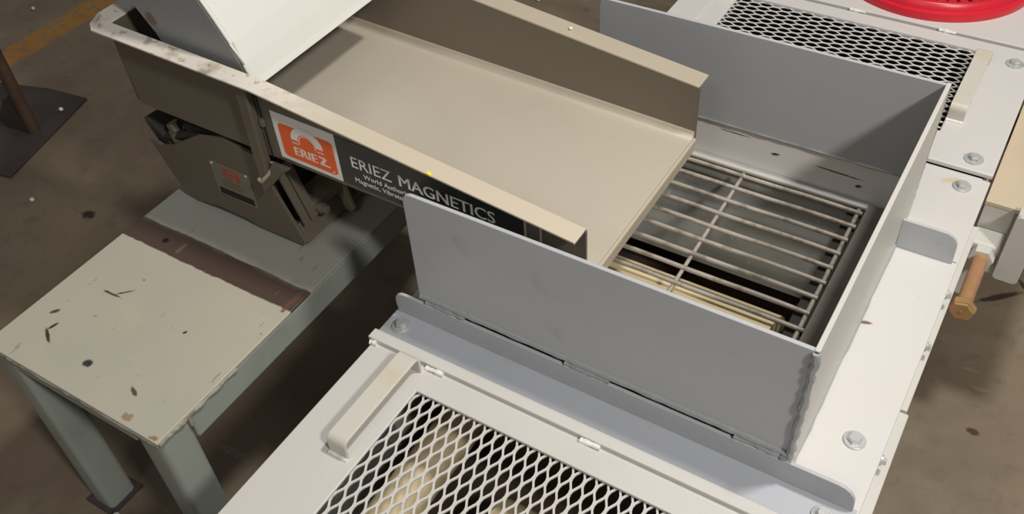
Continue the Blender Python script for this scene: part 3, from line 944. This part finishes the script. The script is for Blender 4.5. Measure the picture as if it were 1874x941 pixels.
# ------------------------------------------------------------------ pipe stand
ps = thing('pipe_stand', (-3.05, 1.38, -H), 'rusty upright pipe with a gusset welded on a dark square base plate', 'stand')
b = NB(); prism(b, [(-2.967, 1.609, -H), (-3.150, 1.585, -H), (-3.397, 1.51, -H), (-3.256, 1.07, -H), (-2.905, 1.150, -H), (-2.835, 1.165, -H)], (0, 0, 0.010))
obj('base_plate', b, M_base, ps, 0.002)
b = NB(); cyl(b, (-2.975, 1.378, -H + 0.0102), (-2.975, 1.378, -0.8), 0.022, 24)
obj('pipe', b, M_pipe, ps, smooth=True)
b = NB(); prism(b, [(-2.985, 1.362, -H + 0.0102), (-3.085, 1.345, -H + 0.0102), (-3.10, 1.345, -H + 0.05), (-3.05, 1.36, -H + 0.13), (-2.99, 1.372, -H + 0.17)], (0.002, 0.006, 0))
obj('gusset', b, M_base, ps)

# ------------------------------------------------------------------ right-hand frame, jack bolt
sf = thing('side_frame', (0.35, 2.1, -H), 'light grey side frame under a tan sheet at the right edge', 'frame')
b = NB(); box(b, 0.004, 0.24, 1.750, 3.0, -1.370, -1.360)
obj('tan_sheet', b, M_tan, sf, 0.001)
b = NB(); box(b, 0.005, 0.0645, 1.752, 1.84, -1.432, -1.3705)
obj('spacer_block', b, M_lightgrey, sf, 0.0015)
b = NB(); box(b, 0.004, 0.0660, 1.700, 1.85, -1.508, -1.4325)
obj('nut_block', b, M_lightgrey, sf, 0.007, seg=4)
b = NB(); box(b, 0.004, 0.055, 1.712, 1.83, -1.60, -1.509)
obj('lower_block', b, M_lightgrey, sf, 0.002)
b = NB(); prism(b, XZ(1.690, roundrect(0.0685, 0.118, -1.505, -1.33, 0.010)), (0, 0.010, 0))
obj('end_plate', b, M_lightgrey, sf, 0.001)
b = NB(); box(b, 0.0705, 0.118, 1.7005, 1.749, -1.49, -1.345)
obj('end_tube', b, M_lightgrey, sf, 0.002)
for x0, y0 in ((0.17, 2.62), (0.17, 2.9), (0.02, 2.9)):
    b = NB(); box(b, x0, x0 + 0.05, y0, y0 + 0.05, -H, -1.3705)
    obj('leg', b, M_lightgrey, sf, 0.003)
jb = thing('jack_bolt', (0.036, 1.6, -1.456), 'long copper-coloured hex bolt sticking out of a white nut at the right side', 'bolt')
b = NB(); cyl(b, (0.036, 1.690, -1.456), (0.036, 1.522, -1.450), 0.0150, 28)
obj('shank', b, M_gold, jb, smooth=True)
b = NB(); cyl(b, (0.036, 1.522, -1.450), (0.036, 1.506, -1.4494), 0.0262, 6, ang=0.25); cyl(b, (0.036, 1.506, -1.4494), (0.036, 1.5025, -1.4494), 0.0255, 6, 0.0215, ang=0.25)
hd = obj('head', b, M_gold, jb, 0.0006)
text('lettering', 'R', 0.014, (0.0315, 1.5023, -1.4545), M_gold, hd, bold=0.02, depth=0.0006)
b = NB(); cyl(b, (0.036, 1.6995, -1.4563), (0.036, 1.676, -1.4556), 0.0255, 6, ang=0.1)
tag(obj('nut', b, M_lightgrey, jb, 0.001), 'white painted nut')

# ------------------------------------------------------------------ red lid
rl = thing('bucket_lid', (-0.315, 2.535, CZ + 0.002), 'red plastic bucket lid with a ribbed rim lying on the white deck', 'lid')
c = (-0.315, 2.535, CZ + 0.0022)
b = NB(); lathe(b, [(0, 0.010), (0.150, 0.010), (0.172, 0.008), (0.212, 0.012), (0.2165, 0.036), (0.219, 0.040), (0.229, 0.040), (0.234, 0.036), (0.237, 0.026), (0.2385, 0.022), (0.2480, 0.020), (0.2500, 0.014), (0.2490, 0.001), (0.243, 0.0), (0, 0.0)], c, 96)
obj('disc', b, M_red, rl, smooth=True)
rib0 = None
for k in range(44):
    a = 2 * pi * k / 44
    if rib0 is None:
        b = NB(); prism(b, [(c[0] + 0.170, c[1] - 0.008, c[2] + 0.009), (c[0] + 0.214, c[1] - 0.010, c[2] + 0.011), (c[0] + 0.217, c[1] - 0.010, c[2] + 0.033), (c[0] + 0.178, c[1] - 0.008, c[2] + 0.026)], (0, 0.018, 0))
        rib0 = obj('rib', b, M_red, rl)
        cen = W(c) - rl.location
        me = rib0.data
        for v in me.vertices: v.co -= cen
        rib0.location = cen
    else:
        r = rib0.copy(); COL.objects.link(r); r.parent = rl
        r.rotation_euler = (0, 0, a)

# ------------------------------------------------------------------ pellets
PEL = [((-2.984, 1.508, -H + 0.010), 0.0095, 'white pellet lying on the dark base plate of the pipe stand'),
       ((-2.670, 1.124, -H), 0.0090, 'white pellet on bare floor between the base plate and the table'),
       ((-3.714, 1.959, -H), 0.0095, 'white pellet on the floor beyond the yellow line, top left'),
       ((-2.895, 1.115, -H), 0.0070, 'white pellet at the left edge below the base plate corner'),
       ((-1.818, 2.967, -H), 0.0100, 'white pellet on the far floor between the feeder and the hopper'),
       ((-0.805, 1.432, wt(-0.805) + 0.0008), 0.0045, 'tiny white pellet resting on the far stainless flange')]
for p, r, lbl in PEL:
    b = NB()
    bmesh.ops.create_icosphere(b, subdivisions=2, radius=r)
    for v in b.verts:
        v.co = Vector((v.co.x, v.co.y * 0.85, v.co.z * 0.8)) + Vector((p[0], p[1], p[2] + r * 0.79))
    tag(obj('pellet', b, M_pellet, None, smooth=True, at=p), lbl, 'pellet', 'stray white pellets')
